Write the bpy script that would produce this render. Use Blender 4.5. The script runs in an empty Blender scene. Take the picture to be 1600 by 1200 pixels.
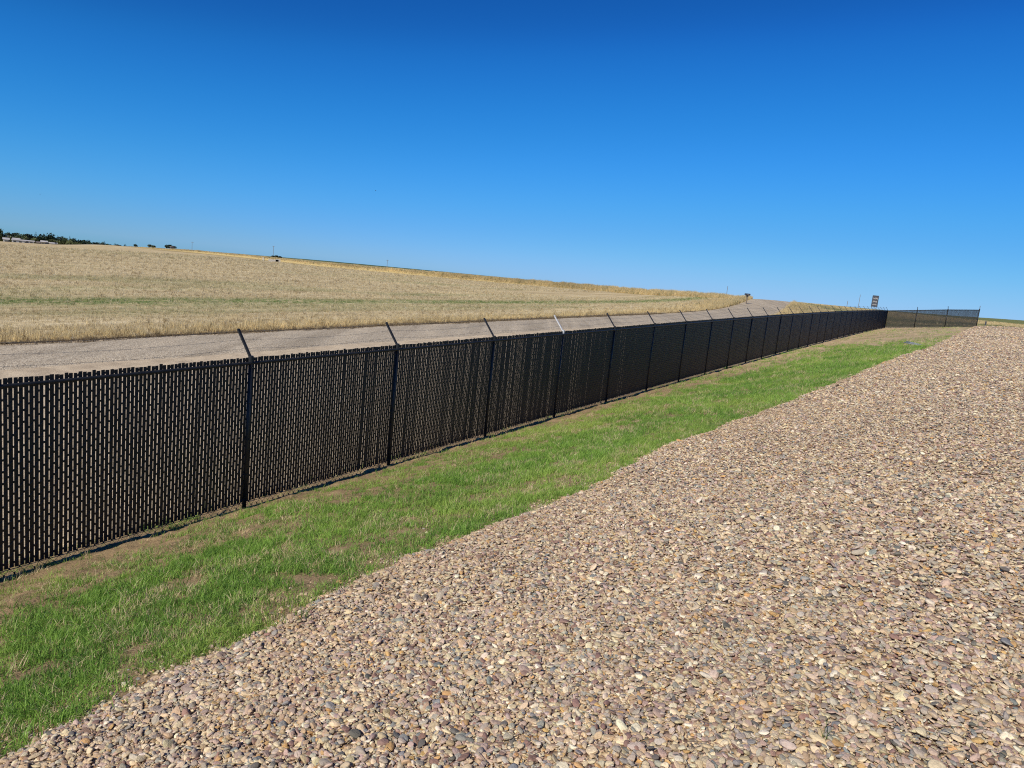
import bpy, bmesh, math, random
import numpy as np
from mathutils import Matrix, Vector
random.seed(5); rng = np.random.default_rng(11)
R = math.radians
scene = bpy.context.scene
C = bpy.context.scene.collection

# ------------------------------------------------------------------ camera
F, PT, RL, EYE = 1110.0, .1518, .100, 1.70
cam_d = bpy.data.cameras.new('camera'); cam_d.sensor_width = 36; cam_d.lens = F/1600*36
cam_d.clip_start = .05; cam_d.clip_end = 30000
cam = bpy.data.objects.new('camera', cam_d); C.objects.link(cam); scene.camera = cam
cr, sr, cp, sp = math.cos(RL), math.sin(RL), math.cos(PT), math.sin(PT)
rt = Vector((cr, sr*sp, sr*cp)); up = Vector((-sr, cr*sp, cr*cp)); fw = Vector((0, cp, -sp))
M = Matrix((rt, up, -fw)).transposed().to_4x4(); M.translation = (0, 0, EYE)
cam.matrix_world = M

def ray(u, v):
    X = (u-800)/F; U = (600-v)/F
    X, U = X*cr-U*sr, X*sr+U*cr
    return np.array([X, cp+U*sp, -sp+U*cp])
def az_tan(u, v):
    d = ray(u, v); return math.degrees(math.atan2(d[0], d[1])), d[2]/math.hypot(d[0], d[1])

# ------------------------------------------------------------------ land form
X0, Y0, HD = -3.6824, 9.8316, .5542
SH, CH = math.sin(HD), math.cos(HD)
def st(x, y):
    dx = x-X0; dy = y-Y0
    return dx*SH+dy*CH, dx*CH-dy*SH
def xy(s, t):
    return X0+s*SH+t*CH, Y0+s*CH-t*SH
def zf(s):
    s = np.clip(s, -50, 130)
    return EYE-3.710+.0285*s-.1027e-3*s*s
def near(s, t):
    k = .262-.0013*np.clip(s+6.4, 0, 104)
    tt = np.maximum(t, 0)
    return zf(s)+k*np.minimum(tt, 8.4)+.34*k*np.clip(tt-8.4, 0, 12)

AZ = np.array([-180, -90, -60, -36, -32.7, -28.9, -24.8, -21.2, -15.8, -6., 3.1, 9.3, 14.2, 16.6, 18.9, 20.7, 23.4, 27.5, 31.4, 35, 60, 90, 180.])
RB = np.array([300, 300, 330, 400, 440, 470, 450, 390, 320, 240, 190, 155, 132, 122, 126, 132, 150, 170, 200, 230, 230, 250, 300.])
TB = np.array([-.012, -.020, -.0205, -.0198, -.0178, -.0142, -.0128, -.0132, -.0150, -.0140, -.0118, -.0095, -.0050, -.0022, .0006, .0008, .0006, .0006, .0010, .0018, .002, 0, -.01])
TS = np.array([-.025, -.025, -.0245, -.0232, -.0208, -.0145, -.0092, -.0080, -.0062, -.0050, -.0043, -.0029, -.0011, -.0001, .0002, .0006, .0022, .0026, .0042, .0066, .006, 0, -.01])
BH = np.array([-1.2, -1.2, -1.2, -1.2, -.9, .5, 1.1, 1.3, 1.5, 1.3, 1.0, .7, .3, .1, 0, 0, .1, 0, 0, 0, 0, 0, 0.])
RS = np.array([200, 25, 26, 26.5, 27.5, 28.5, 29.5, 31, 34, 40.5, 50, 64, 82, 92, 98, 100, 104, 108, 114, 120, 120, 150, 200.])
def fine(tab):
    g = np.linspace(-180, 180, 1441); v = np.interp(g, AZ, tab)
    k = np.hanning(11); k /= k.sum(); return g, np.convolve(np.pad(v, 5, mode='edge'), k, 'valid')
GRB, GTB, GTS, GBH, GRS = [fine(t) for t in (RB, TB, TS, BH, RS)]
def rbf(a): return np.interp(a, *GRB)
def rsf(a): return np.interp(a, *GRS)
def height(x, y):
    x = np.asarray(x, float); y = np.asarray(y, float)
    a = np.degrees(np.arctan2(x, y)); r = np.hypot(x, y)+1e-6
    s, t = st(x, y)
    rb, rs = rbf(a), rsf(a)
    tb, ts, bh = np.interp(a, *GTB), np.interp(a, *GTS), np.interp(a, *GBH)
    zn = near(s, t)
    ar = np.radians(a); es, et = st(rs*np.sin(ar), rs*np.cos(ar)); ze = near(es, et)
    zb = EYE+tb*rb
    m = np.clip((r-rs)/(rb-rs), 0, 1)
    z = np.where(r < rs, zn, ze+(zb-ze)*m)
    q = np.clip((r-rb)/5.5, 0, 1); q = q*q*(3-2*q)
    zt = zb+bh*q
    r2 = rb*(1.03+.07*np.clip(bh, 0, 1)); t2 = (zb+bh-EYE)/r2
    g = np.clip(np.log(r/r2)/np.log(1300/r2), 0, 1)
    zfar = np.where(r < r2, zt, EYE+(t2+(ts-t2)*g)*r)-np.maximum(r-1300, 0)*.006
    z = np.where(r > rb, zfar, z)
    ma = math.radians(-30.3); hx, hy = 452*math.sin(ma), 452*math.cos(ma)
    z = z+1.2*np.exp(-(((x-hx)**2+(y-hy)**2)/19**2))
    hx, hy = 46.9, 68.7
    z = z+.36*np.exp(-(((x-hx)/4)**2+((y-hy)/6)**2))
    return z

def hashn(ix, iy, seed=0):
    n = (ix*374761393+iy*668265263+seed*144665) & 0x7fffffff
    n = ((n ^ (n >> 13))*1274126177) & 0x7fffffff
    return ((n ^ (n >> 16)) & 0xffff)/65535.
def noise(x, y, seed=0):
    ix = np.floor(x).astype(np.int64); iy = np.floor(y).astype(np.int64)
    fx = x-ix; fy = y-iy; fx = fx*fx*(3-2*fx); fy = fy*fy*(3-2*fy)
    a = hashn(ix, iy, seed); b = hashn(ix+1, iy, seed); c = hashn(ix, iy+1, seed); d = hashn(ix+1, iy+1, seed)
    return (a*(1-fx)+b*fx)*(1-fy)+(c*(1-fx)+d*fx)*fy
def fbm(x, y, seed=0, o=3):
    v = 0; a = .5; tot = 0
    for i in range(o): v = v+a*noise(x*2**i, y*2**i, seed+i); tot += a; a *= .5
    return v/tot
def sstep(a, b, x):
    q = np.clip((x-a)/(b-a), 0, 1); return q*q*(3-2*q)

# ------------------------------------------------------------------ helpers
def tag(o, label=None, cat=None, group=None, kind=None):
    if label: o['label'] = label
    if cat: o['category'] = cat
    if group: o['group'] = group
    if kind: o['kind'] = kind
    return o
def link(name, me, mat=None, parent=None, loc=None, smooth=False):
    if mat is not None and not me.materials: me.materials.append(mat)
    if smooth:
        me.polygons.foreach_set('use_smooth', [True]*len(me.polygons))
    o = bpy.data.objects.new(name, me); C.objects.link(o)
    if parent: o.parent = parent
    if loc is not None: o.location = loc
    return o
def empty(name, loc, rz=0):
    o = bpy.data.objects.new(name, None); C.objects.link(o); o.location = loc; o.rotation_euler = (0, 0, rz)
    o.empty_display_size = .2; return o
def np_mesh(name, V, Fc, n=4):
    me = bpy.data.meshes.new(name)
    V = np.asarray(V, np.float32); Fc = np.asarray(Fc, np.int32)
    me.vertices.add(len(V)); me.vertices.foreach_set('co', V.ravel())
    me.loops.add(Fc.size); me.loops.foreach_set('vertex_index', Fc.ravel())
    me.polygons.add(len(Fc)); me.polygons.foreach_set('loop_start', np.arange(len(Fc), dtype=np.int32)*n)
    me.polygons.foreach_set('loop_total', np.full(len(Fc), n, np.int32))
    me.update(calc_edges=True); return me
def grid_faces(n, m, wrap=False):
    i = np.arange(n-1)[:, None]; j = np.arange(m if wrap else m-1)[None]
    j2 = (j+1) % m
    return np.stack([i*m+j, i*m+j2, (i+1)*m+j2, (i+1)*m+j], -1).reshape(-1, 4)
class MB:
    def __init__(s): s.v = []; s.f = []
    def add(s, V, Fc):
        b = len(s.v); s.v += [tuple(p) for p in V]; s.f += [tuple(b+i for i in f) for f in Fc]
    def box(s, c, d, rot=None):
        h = [x/2 for x in d]
        V = [Vector((sx*h[0], sy*h[1], sz*h[2])) for sx in (-1, 1) for sy in (-1, 1) for sz in (-1, 1)]
        if rot is not None: V = [rot @ p for p in V]
        V = [p+Vector(c) for p in V]
        s.add(V, [(0, 1, 3, 2), (4, 6, 7, 5), (0, 4, 5, 1), (2, 3, 7, 6), (0, 2, 6, 4), (1, 5, 7, 3)])
    def tube(s, a, b, ra, rb=None, n=8, cap=True):
        a = Vector(a); b = Vector(b); rb = ra if rb is None else rb
        d = (b-a).normalized(); u = d.orthogonal().normalized(); w = d.cross(u)
        V = []
        for p, r in ((a, ra), (b, rb)):
            for k in range(n):
                t = 2*math.pi*k/n; V.append(p+u*(r*math.cos(t))+w*(r*math.sin(t)))
        Fc = [(k, (k+1) % n, n+(k+1) % n, n+k) for k in range(n)]
        if cap: Fc += [tuple(range(n-1, -1, -1)), tuple(range(n, 2*n))]
        s.add(V, Fc)
    def mesh(s, name):
        me = bpy.data.meshes.new(name); me.from_pydata(s.v, [], s.f); me.update(); return me

# ------------------------------------------------------------------ materials
def mat(name, col=(.5, .5, .5), rough=.8, spec=.3):
    m = bpy.data.materials.new(name); m.use_nodes = True; nt = m.node_tree
    b = nt.nodes['Principled BSDF']; b.inputs['Base Color'].default_value = (*col, 1)
    b.inputs['Roughness'].default_value = rough; b.inputs['Specular IOR Level'].default_value = spec
    return m, nt, b
def N(nt, t, **k):
    n = nt.nodes.new(t)
    for a, v in k.items(): setattr(n, a, v)
    return n
def noise_node(nt, vec, scale, detail=3, rough=.55):
    n = N(nt, 'ShaderNodeTexNoise'); n.inputs['Scale'].default_value = scale; n.inputs['Detail'].default_value = detail
    n.inputs['Roughness'].default_value = rough
    if vec: nt.links.new(vec, n.inputs['Vector'])
    return n
def ramp(nt, fac, stops, interp='LINEAR'):
    r = N(nt, 'ShaderNodeValToRGB'); r.color_ramp.interpolation = interp
    e = r.color_ramp.elements
    while len(e) < len(stops): e.new(.5)
    for i, (p, c) in enumerate(stops): e[i].position = p; e[i].color = (*c, 1) if len(c) == 3 else c
    nt.links.new(fac, r.inputs[0]); return r
def mix(nt, a, b, fac, mode='MIX'):
    n = N(nt, 'ShaderNodeMix', data_type='RGBA', blend_type=mode)
    if isinstance(fac, (int, float)): n.inputs[0].default_value = fac
    else: nt.links.new(fac, n.inputs[0])
    for s, i in ((a, 6), (b, 7)):
        if isinstance(s, tuple): n.inputs[i].default_value = (*s, 1)
        else: nt.links.new(s, n.inputs[i])
    return n.outputs[2]
def bump(nt, b, h, strength, dist):
    n = N(nt, 'ShaderNodeBump'); n.inputs['Strength'].default_value = strength; n.inputs['Distance'].default_value = dist
    nt.links.new(h, n.inputs['Height']); nt.links.new(n.outputs[0], b.inputs['Normal']); return n
def pos(nt, rotz=0, scale=(1, 1, 1)):
    g = N(nt, 'ShaderNodeNewGeometry'); m = N(nt, 'ShaderNodeMapping'); m.inputs['Rotation'].default_value = (0, 0, rotz)
    m.inputs['Scale'].default_value = scale
    nt.links.new(g.outputs['Position'], m.inputs['Vector']); return m.outputs[0]
def simple(name, col, rough=.7, spec=.3, var=.25, scale=6):
    m, nt, b = mat(name, col, rough, spec)
    n = noise_node(nt, pos(nt), scale)
    lo = tuple(c*(1-var) for c in col); hi = tuple(min(1, c*(1+var)) for c in col)
    r = ramp(nt, n.outputs[0], [(.3, lo), (.7, hi)]); nt.links.new(r.outputs[0], b.inputs['Base Color'])
    return m

PAL = [((.52, .41, .265), 20), ((.45, .32, .20), 14), ((.62, .50, .33), 13), ((.45, .33, .26), 9), ((.41, .355, .28), 12),
       ((.29, .27, .235), 5), ((.13, .12, .105), 3), ((.50, .31, .13), 3), ((.25, .155, .12), 8), ((.70, .61, .46), 6), ((.32, .24, .20), 6),
       ((.45, .35, .29), 5), ((.21, .215, .205), 2)]
PC = np.array([p[0] for p in PAL])*np.array([1.08, 1.065, 1.02]); PW = np.array([p[1] for p in PAL], float); PW /= PW.sum()

def stone_material():
    m, nt, b = mat('river_stone', rough=.72, spec=.35)
    a = N(nt, 'ShaderNodeAttribute', attribute_type='INSTANCER', attribute_name='col')
    tc = N(nt, 'ShaderNodeTexCoord')
    n = noise_node(nt, tc.outputs['Object'], 2.2, 5, .65)
    r = ramp(nt, n.outputs[0], [(.25, (.70, .68, .66)), (.5, (1, 1, 1)), (.8, (1.22, 1.18, 1.12))])
    c = mix(nt, a.outputs['Color'], r.outputs[0], 1.0, 'MULTIPLY')
    nt.links.new(c, b.inputs['Base Color'])
    bump(nt, b, n.outputs[0], .35, .15)
    return m
def blade_material():
    m, nt, b = mat('grass_blade', rough=.5, spec=.3)
    a = N(nt, 'ShaderNodeAttribute', attribute_type='INSTANCER', attribute_name='col')
    nt.links.new(a.outputs['Color'], b.inputs['Base Color'])
    tr = N(nt, 'ShaderNodeBsdfTranslucent'); nt.links.new(a.outputs['Color'], tr.inputs['Color'])
    mx = N(nt, 'ShaderNodeMixShader'); mx.inputs[0].default_value = .35
    out = nt.nodes['Material Output']
    nt.links.new(b.outputs[0], mx.inputs[1]); nt.links.new(tr.outputs[0], mx.inputs[2]); nt.links.new(mx.outputs[0], out.inputs[0])
    return m
M_STONE = stone_material(); M_BLADE = blade_material()

def voronoi_gravel(name, scale, palette, bstr, bdist, patch=((.86, .84, .82), (1.1, 1.08, 1.06)), fines=None, rotz=-0., soil=0.):
    m, nt, b = mat(name, rough=.85, spec=.25)
    p = pos(nt)
    v = N(nt, 'ShaderNodeTexVoronoi'); v.inputs['Scale'].default_value = scale; nt.links.new(p, v.inputs['Vector'])
    sx = N(nt, 'ShaderNodeSeparateColor'); nt.links.new(v.outputs['Color'], sx.inputs[0])
    st_ = []; acc = 0
    for (c, w) in palette: st_.append((acc, c)); acc += w
    tot = acc; st_ = [(a/tot, c) for a, c in st_]
    r = ramp(nt, sx.outputs[0], st_, 'CONSTANT')
    n = noise_node(nt, p, .55, 5, .6)
    r2 = ramp(nt, n.outputs[0], [(.3, patch[0]), (.7, patch[1])])
    c = mix(nt, r.outputs[0], r2.outputs[0], 1.0, 'MULTIPLY')
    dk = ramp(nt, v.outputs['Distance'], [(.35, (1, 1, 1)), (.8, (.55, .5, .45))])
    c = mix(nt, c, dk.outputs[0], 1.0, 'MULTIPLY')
    if name == 'road_gravel':      # wheel tracks along the road
        pt = pos(nt, HD, (1.3, .035, 1)); nn = noise_node(nt, pt, 1., 3, .6); rr_ = ramp(nt, nn.outputs[0], [(.36, (.84, .83, .81)), (.5, (1, 1, 1)), (.66, (1.13, 1.12, 1.10))])
        c = mix(nt, c, rr_.outputs[0], 1.0, 'MULTIPLY')
    if soil:
        n3 = noise_node(nt, p, 1.3, 6, .7); r3 = ramp(nt, n3.outputs[0], [(.52-soil*.2, (0, 0, 0)), (.62, (1, 1, 1))])
        c = mix(nt, c, fines, r3.outputs[0])
    nt.links.new(c, b.inputs['Base Color'])
    inv = N(nt, 'ShaderNodeMath', operation='SUBTRACT'); inv.inputs[0].default_value = 1; nt.links.new(v.outputs['Distance'], inv.inputs[1])
    bump(nt, b, inv.outputs[0], bstr, bdist)
    return m
PALR = [(tuple(PC[i]), float(PW[i])) for i in rng.permutation(len(PC))]
M_PAD = voronoi_gravel('gravel_bed', 24, [(tuple(np.array(c)*1.12), w) for c, w in PALR], .9, .03)
road_pal = [((.45, .385, .30), 4), ((.54, .46, .355), 3), ((.30, .26, .21), 3), ((.40, .34, .26), 4), ((.64, .56, .45), 2.5), ((.46, .39, .31), 3), ((.20, .175, .15), 2)]
M_ROAD = voronoi_gravel('road_gravel', 26, [(tuple((np.array(c)*.6+np.array([.43, .365, .285])*.4)*np.array([1.14, 1.155, 1.09])), w) for c, w in road_pal], .6, .02, ((.88, .87, .86), (1.08, 1.06, 1.04)))

def ground_material():
    m, nt, b = mat('soil', rough=.95, spec=.1)
    a = N(nt, 'ShaderNodeVertexColor', layer_name='zone')
    p = pos(nt)
    n = noise_node(nt, p, 1.7, 7, .7); r = ramp(nt, n.outputs[0], [(.3, (.72, .70, .68)), (.72, (1.25, 1.25, 1.22))])
    n2 = noise_node(nt, p, 38, 4, .7); r2 = ramp(nt, n2.outputs[0], [(.3, (.6, .58, .55)), (.7, (1.35, 1.33, 1.3))])
    c = mix(nt, a.outputs[0], r.outputs[0], 1., 'MULTIPLY'); c = mix(nt, c, r2.outputs[0], .8, 'MULTIPLY')
    nt.links.new(c, b.inputs['Base Color']); bump(nt, b, n2.outputs[0], .8, .03)
    return m
def field_material():
    m, nt, b = mat('stubble', rough=.95, spec=.1)
    p = pos(nt, HD)      # x across the rows, y along them
    ps = N(nt, 'ShaderNodeMapping'); ps.inputs['Scale'].default_value = (1, .10, 1); nt.links.new(p, ps.inputs['Vector'])
    n = noise_node(nt, ps.outputs[0], .9, 6, .65)
    ps2 = N(nt, 'ShaderNodeMapping'); ps2.inputs['Scale'].default_value = (1, .06, 1); nt.links.new(p, ps2.inputs['Vector'])
    n2 = noise_node(nt, ps2.outputs[0], .16, 4, .6)
    n3 = noise_node(nt, p, 9, 5, .75)
    r = ramp(nt, n.outputs[0], [(.28, (.36, .28, .15)), (.5, (.55, .45, .27)), (.72, (.70, .60, .40))])
    r2 = ramp(nt, n2.outputs[0], [(.35, (.82, .78, .70)), (.65, (1.12, 1.1, 1.06))])
    r3 = ramp(nt, n3.outputs[0], [(.3, (.62, .60, .56)), (.7, (1.3, 1.28, 1.25))])
    c = mix(nt, r.outputs[0], r2.outputs[0], 1., 'MULTIPLY'); c = mix(nt, c, r3.outputs[0], .9, 'MULTIPLY')
    g = N(nt, 'ShaderNodeVertexColor', layer_name='zone')
    sx = N(nt, 'ShaderNodeSeparateColor'); nt.links.new(g.outputs[0], sx.inputs[0])
    ng = noise_node(nt, p, 1.5, 5, .7); rg = ramp(nt, ng.outputs[0], [(.38, (0, 0, 0)), (.6, (1, 1, 1))])
    mm = N(nt, 'ShaderNodeMath', operation='MULTIPLY'); nt.links.new(sx.outputs[1], mm.inputs[0]); nt.links.new(rg.outputs[0], mm.inputs[1])
    c = mix(nt, c, (.13, .20, .045), mm.outputs[0])
    nt.links.new(c, b.inputs['Base Color']); bump(nt, b, n3.outputs[0], .8, .08)
    return m
M_SOIL = ground_material(); M_FIELD = field_material()
M_POST = simple('black_coated_steel', (.017, .018, .019), .45, .35, .3, 9)
M_SLAT = simple('black_plastic_slat', (.013, .0115, .0115), .5, .4, .35, 5)
M_WIRE = simple('black_vinyl_wire', (.016, .015, .015), .35, .5, .2, 30)
M_BARB = simple('barbed_wire_steel', (.16, .15, .14), .45, .5, .3, 20)
M_PALE = simple('pale_grey_steel', (.50, .50, .49), .35, .6, .15, 12)
M_WOOD = simple('weathered_wood', (.20, .16, .12), .85, .2, .35, 8)
M_DARK = simple('dark_painted_metal', (.05, .055, .07), .5, .4, .3, 8)
M_CONC = simple('pale_concrete', (.52, .48, .42), .85, .2, .2, 3)
M_HOLE = simple('culvert_interior', (.01, .01, .01), .9, .1, .2, 3)
M_LEAF = [simple('tree_leaves_%s' % n, c, .8, .2, .5, .8) for n, c in (('dark', (.035, .055, .025)), ('olive', (.10, .115, .045)), ('deep', (.02, .035, .022)))]
M_BARK = simple('bark', (.09, .07, .05), .9, .1, .3, 4)
M_WHITE = simple('white_paint', (.58, .57, .53), .6, .3, .1, .5)
M_CREAM = simple('cream_siding', (.62, .56, .42), .7, .3, .1, .5)
M_ROOF = simple('roofing', (.16, .13, .12), .8, .2, .2, .6)
M_ROOFP = simple('pale_roofing', (.40, .38, .36), .7, .3, .15, .6)
M_GLASS = simple('window_glass', (.04, .05, .06), .15, .6, .1, 1)
M_PLATE = simple('grey_sheet_metal', (.20, .22, .24), .42, .6, .2, 4)
M_BIRD = simple('bird_feathers', (.03, .03, .035), .8, .2, .3, 20)

# ------------------------------------------------------------------ ground sheet
azf = np.concatenate([np.arange(-180, -62, 3.), np.arange(-62, 62, .5), np.arange(62, 180, 3.)])
w = np.concatenate([np.geomspace(.004, .96, 200), np.linspace(.965, 1.05, 26), np.geomspace(1.06, 40, 60)])
A, W = np.meshgrid(azf, w); RR = rbf(A)*W
gx = RR*np.sin(np.radians(A)); gy = RR*np.cos(np.radians(A)); gz = height(gx, gy)
V = np.stack([gx, gy, gz], -1).reshape(-1, 3)
Fc = grid_faces(len(w), len(azf), True)
V = np.vstack([V, [[0, 0, float(height(0., .01))]]])
me = np_mesh('ground', V, Fc)
s_, t_ = st(V[:, 0], V[:, 1]); r_ = np.hypot(V[:, 0], V[:, 1]); a_ = np.degrees(np.arctan2(V[:, 0], V[:, 1])); w_ = r_/rbf(a_)
col = np.zeros((len(V), 4)); col[:, 3] = 1
soil = np.array([.31, .225, .130]); dry = np.array([.47, .36, .22]); beige = np.array([.55, .45, .32]); olive = np.array([.26, .235, .10]); dgreen = np.array([.075, .105, .04]); yel = np.array([.46, .36, .17])
c = np.tile(soil, (len(V), 1))
def blend(c, k, m): return c*(1-m[:, None])+k*m[:, None]
c = blend(c, dry, sstep(12, 34, s_))
pn = fbm(V[:, 0]*.18, V[:, 1]*.7, 3)
c = blend(c, olive, sstep(34, 50, s_)*sstep(.5, .62, pn)*.7)
c = blend(c, beige, (t_ < -.3)*1.)
far = sstep(.75, 1., w_)
c = blend(c, yel, far)
c = blend(c, np.array([.62, .53, .40]), ((w_ > .966) & (w_ < .990) & (a_ < 14))*.9); c = blend(c, np.array([.16, .12, .07]), ((w_ > .992) & (w_ < 1.004) & (a_ < 14))*.6)
c = blend(c, olive, sstep(1.05, 1.5, w_)*.8)
c = blend(c, dgreen, sstep(1.8, 3., w_))
# striped pasture behind the far fence end
ri = (a_ > 21)*sstep(98, 104, s_)
bands = np.interp(r_, [98, 106, 112, 122, 132, 145, 158, 172, 188, 205, 225, 260, 320], [0, .1, .9, .2, .85, .35, .1, .0, .15, .1, .5, .2, .9])
c = blend(c, yel, ri*1.); c = blend(c, np.array([.14, .17, .055]), ri*bands)
col[:, :3] = c
ca = me.color_attributes.new('zone', 'FLOAT_COLOR', 'POINT'); ca.data.foreach_set('color', col.ravel())
tag(link('ground', me, M_SOIL, smooth=True), kind='structure')

# ------------------------------------------------------------------ gravel pad
ES = [-60, -12, -4.9, -4.4, -3.35, -1.63, -.52, 1.1, 4.1, 8.6, 14.2, 25, 30, 41, 71, 93, 104, 120]
ET = [4.7, 4.65, 4.60, 4.42, 4.46, 4.38, 4.58, 4.85, 4.62, 5.2, 5.68, 6.3, 7.0, 7.6, 8.6, 10.2, 13, 30]
def edge(s): return np.interp(s, ES, ET)+.26*(fbm(s*.9, s*0+7, 5)-.5)+.20*(fbm(s*3.6, s*0+3, 9)-.5)
sg = np.concatenate([np.arange(-60, -14, 1.), np.arange(-14, 18, .08), np.arange(18, 60, .3), np.arange(60, 112, .8)])
tg = np.concatenate([[-.04, 0.02, .06, .12, .2, .35], np.arange(.6, 9, .35), np.geomspace(9.3, 70, 26)])
S, T0 = np.meshgrid(sg, tg, indexing='ij'); T = edge(S)+T0
px_, py_ = xy(S, T); lip = sstep(-.03, .22, T0)*(.055)-.012
pz = height(px_, py_)+lip+(.016*(fbm(px_*2.2, py_*2.2, 31)-.5)+.05*(fbm(px_*.55, py_*.55, 33)-.5))*sstep(.1, .6, T0)
me = np_mesh('gravel_pad', np.stack([px_, py_, pz], -1).reshape(-1, 3), grid_faces(len(sg), len(tg))[:, ::-1])
tag(link('gravel_pad', me, M_PAD, smooth=True), kind='structure')
def pad_z(x, y):
    s, t = st(x, y); d = t-edge(s)
    return height(x, y)+sstep(-.03, .22, d)*.055-.012+(.016*(fbm(x*2.2, y*2.2, 31)-.5)+.05*(fbm(x*.55, y*.55, 33)-.5))*sstep(.1, .6, d)

# ------------------------------------------------------------------ clods of bare earth along the fence foot
sg = np.concatenate([np.arange(-13, 14, .035), np.arange(14, 50, .12), np.arange(50, 96, .4)]); tg = np.concatenate([np.arange(-.7, 1.9, .03)])
S, T = np.meshgrid(sg, tg, indexing='ij'); px_, py_ = xy(S, T)
rough = .075*(fbm(S*2.3, T*3.5, 81)-.5)+.045*(fbm(S*8, T*8, 83)-.5)+.02*(fbm(S*21, T*21, 85)-.5)
fade = sstep(-.7, -.5, T)*sstep(1.9, 1.5, T)
zz = height(px_, py_)+.004+fade*(rough+.015)-.03*(1-fade)
me = np_mesh('bare_soil', np.stack([px_, py_, zz], -1).reshape(-1, 3), grid_faces(len(sg), len(tg))[:, ::-1])
c = blend(np.tile(soil, (S.size, 1)), dry, sstep(12, 34, S.ravel())); c = blend(c, beige, sstep(-.2, -.5, T.ravel())); c *= (.8+.4*fbm(S*1.5, T*3, 88)).ravel()[:, None]
ca = me.color_attributes.new('zone', 'FLOAT_COLOR', 'POINT'); ca.data.foreach_set('color', np.hstack([c, np.ones((len(c), 1))]).ravel())
tag(link('bare_soil', me, M_SOIL, smooth=True), kind='structure')

# ------------------------------------------------------------------ road
RSg = np.array([-80, 30, 60, 84, 100, 115, 130, 150, 190]); RL_ = np.array([-15.9, -16.1, -17.0, -18.6, -20.2, -22.2, -25, -30, -42.]); RR_ = np.array([-12.1, -11.8, -11.4, -12.3, -13.9, -16, -18.3, -23, -34.])
def road_l(s): return np.interp(s, RSg, RL_)+.5*(fbm(s*.5, s*0, 2)-.5)+.35*(fbm(s*2.1, s*0+5, 12)-.5)
def road_r(s): return np.interp(s, RSg, RR_)+.5*(fbm(s*.3, s*0+9, 4)-.5)
sg = np.arange(-80, 190, .8); k = np.linspace(0, 1, 17)
S, K = np.meshgrid(sg, k, indexing='ij'); T = road_l(S)*(1-K)+road_r(S)*K
px_, py_ = xy(S, T)
me = np_mesh('road', np.stack([px_, py_, height(px_, py_)+.065-.085*(np.abs(K-.5)*2)**6], -1).reshape(-1, 3), grid_faces(len(sg), len(k))[:, ::-1])
tag(link('road', me, M_ROAD, smooth=True), kind='structure')

# ------------------------------------------------------------------ field
azs = np.arange(-75, 17.6, .4)
start = []
for a in azs:
    rr = np.linspace(18, 140, 1200); ar = math.radians(a); s, t = st(rr*math.sin(ar), rr*math.cos(ar))
    k_ = np.argmax(t < np.interp(s, RSg, RL_)-.05); start.append(rr[k_] if t[k_] < np.interp(s[k_], RSg, RL_) else 139)
start = np.array(start)
mm = np.linspace(0, 1, 130)**1.8
A, K = np.meshgrid(azs, mm, indexing='ij')
r0 = start[:, None]; r1 = rbf(azs)[:, None]*.975
RR = r0+(np.maximum(r1, r0+1)-r0)*K
fx = RR*np.sin(np.radians(A)); fy = RR*np.cos(np.radians(A)); fz = height(fx, fy)+.05
fz += .06*(fbm(fx*.3, fy*.3, 12)-.5)
me = np_mesh('field', np.stack([fx, fy, fz], -1).reshape(-1, 3), grid_faces(len(azs), len(mm))[:, ::-1])
fs, ft = st(fx, fy)
def green_amt(s, t):
    b = np.exp(-((t+31.3+1.0*(fbm(s*.12, s*0, 8)-.5))/2.5)**2)*sstep(.22, .46, fbm(s*.08+4, t*.05, 21))
    b = b+.32*np.exp(-((t+42)/2.5)**2)*sstep(.5, .7, fbm(s*.1, t*.2, 22))+.3*sstep(.66, .78, fbm(s*.03, t*.12, 23))
    b = b+.12*np.exp(-((t+23.5)/1.8)**2)*sstep(.5, .7, fbm(s*.15, t*.3, 28))
    return np.clip(b, 0, 1)
g = green_amt(fs, ft); col = np.zeros((g.size, 4)); col[:, 3] = 1; col[:, 1] = g.ravel()
ca = me.color_attributes.new('zone', 'FLOAT_COLOR', 'POINT'); ca.data.foreach_set('color', col.ravel())
tag(link('field', me, M_FIELD, smooth=True), kind='structure')

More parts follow.
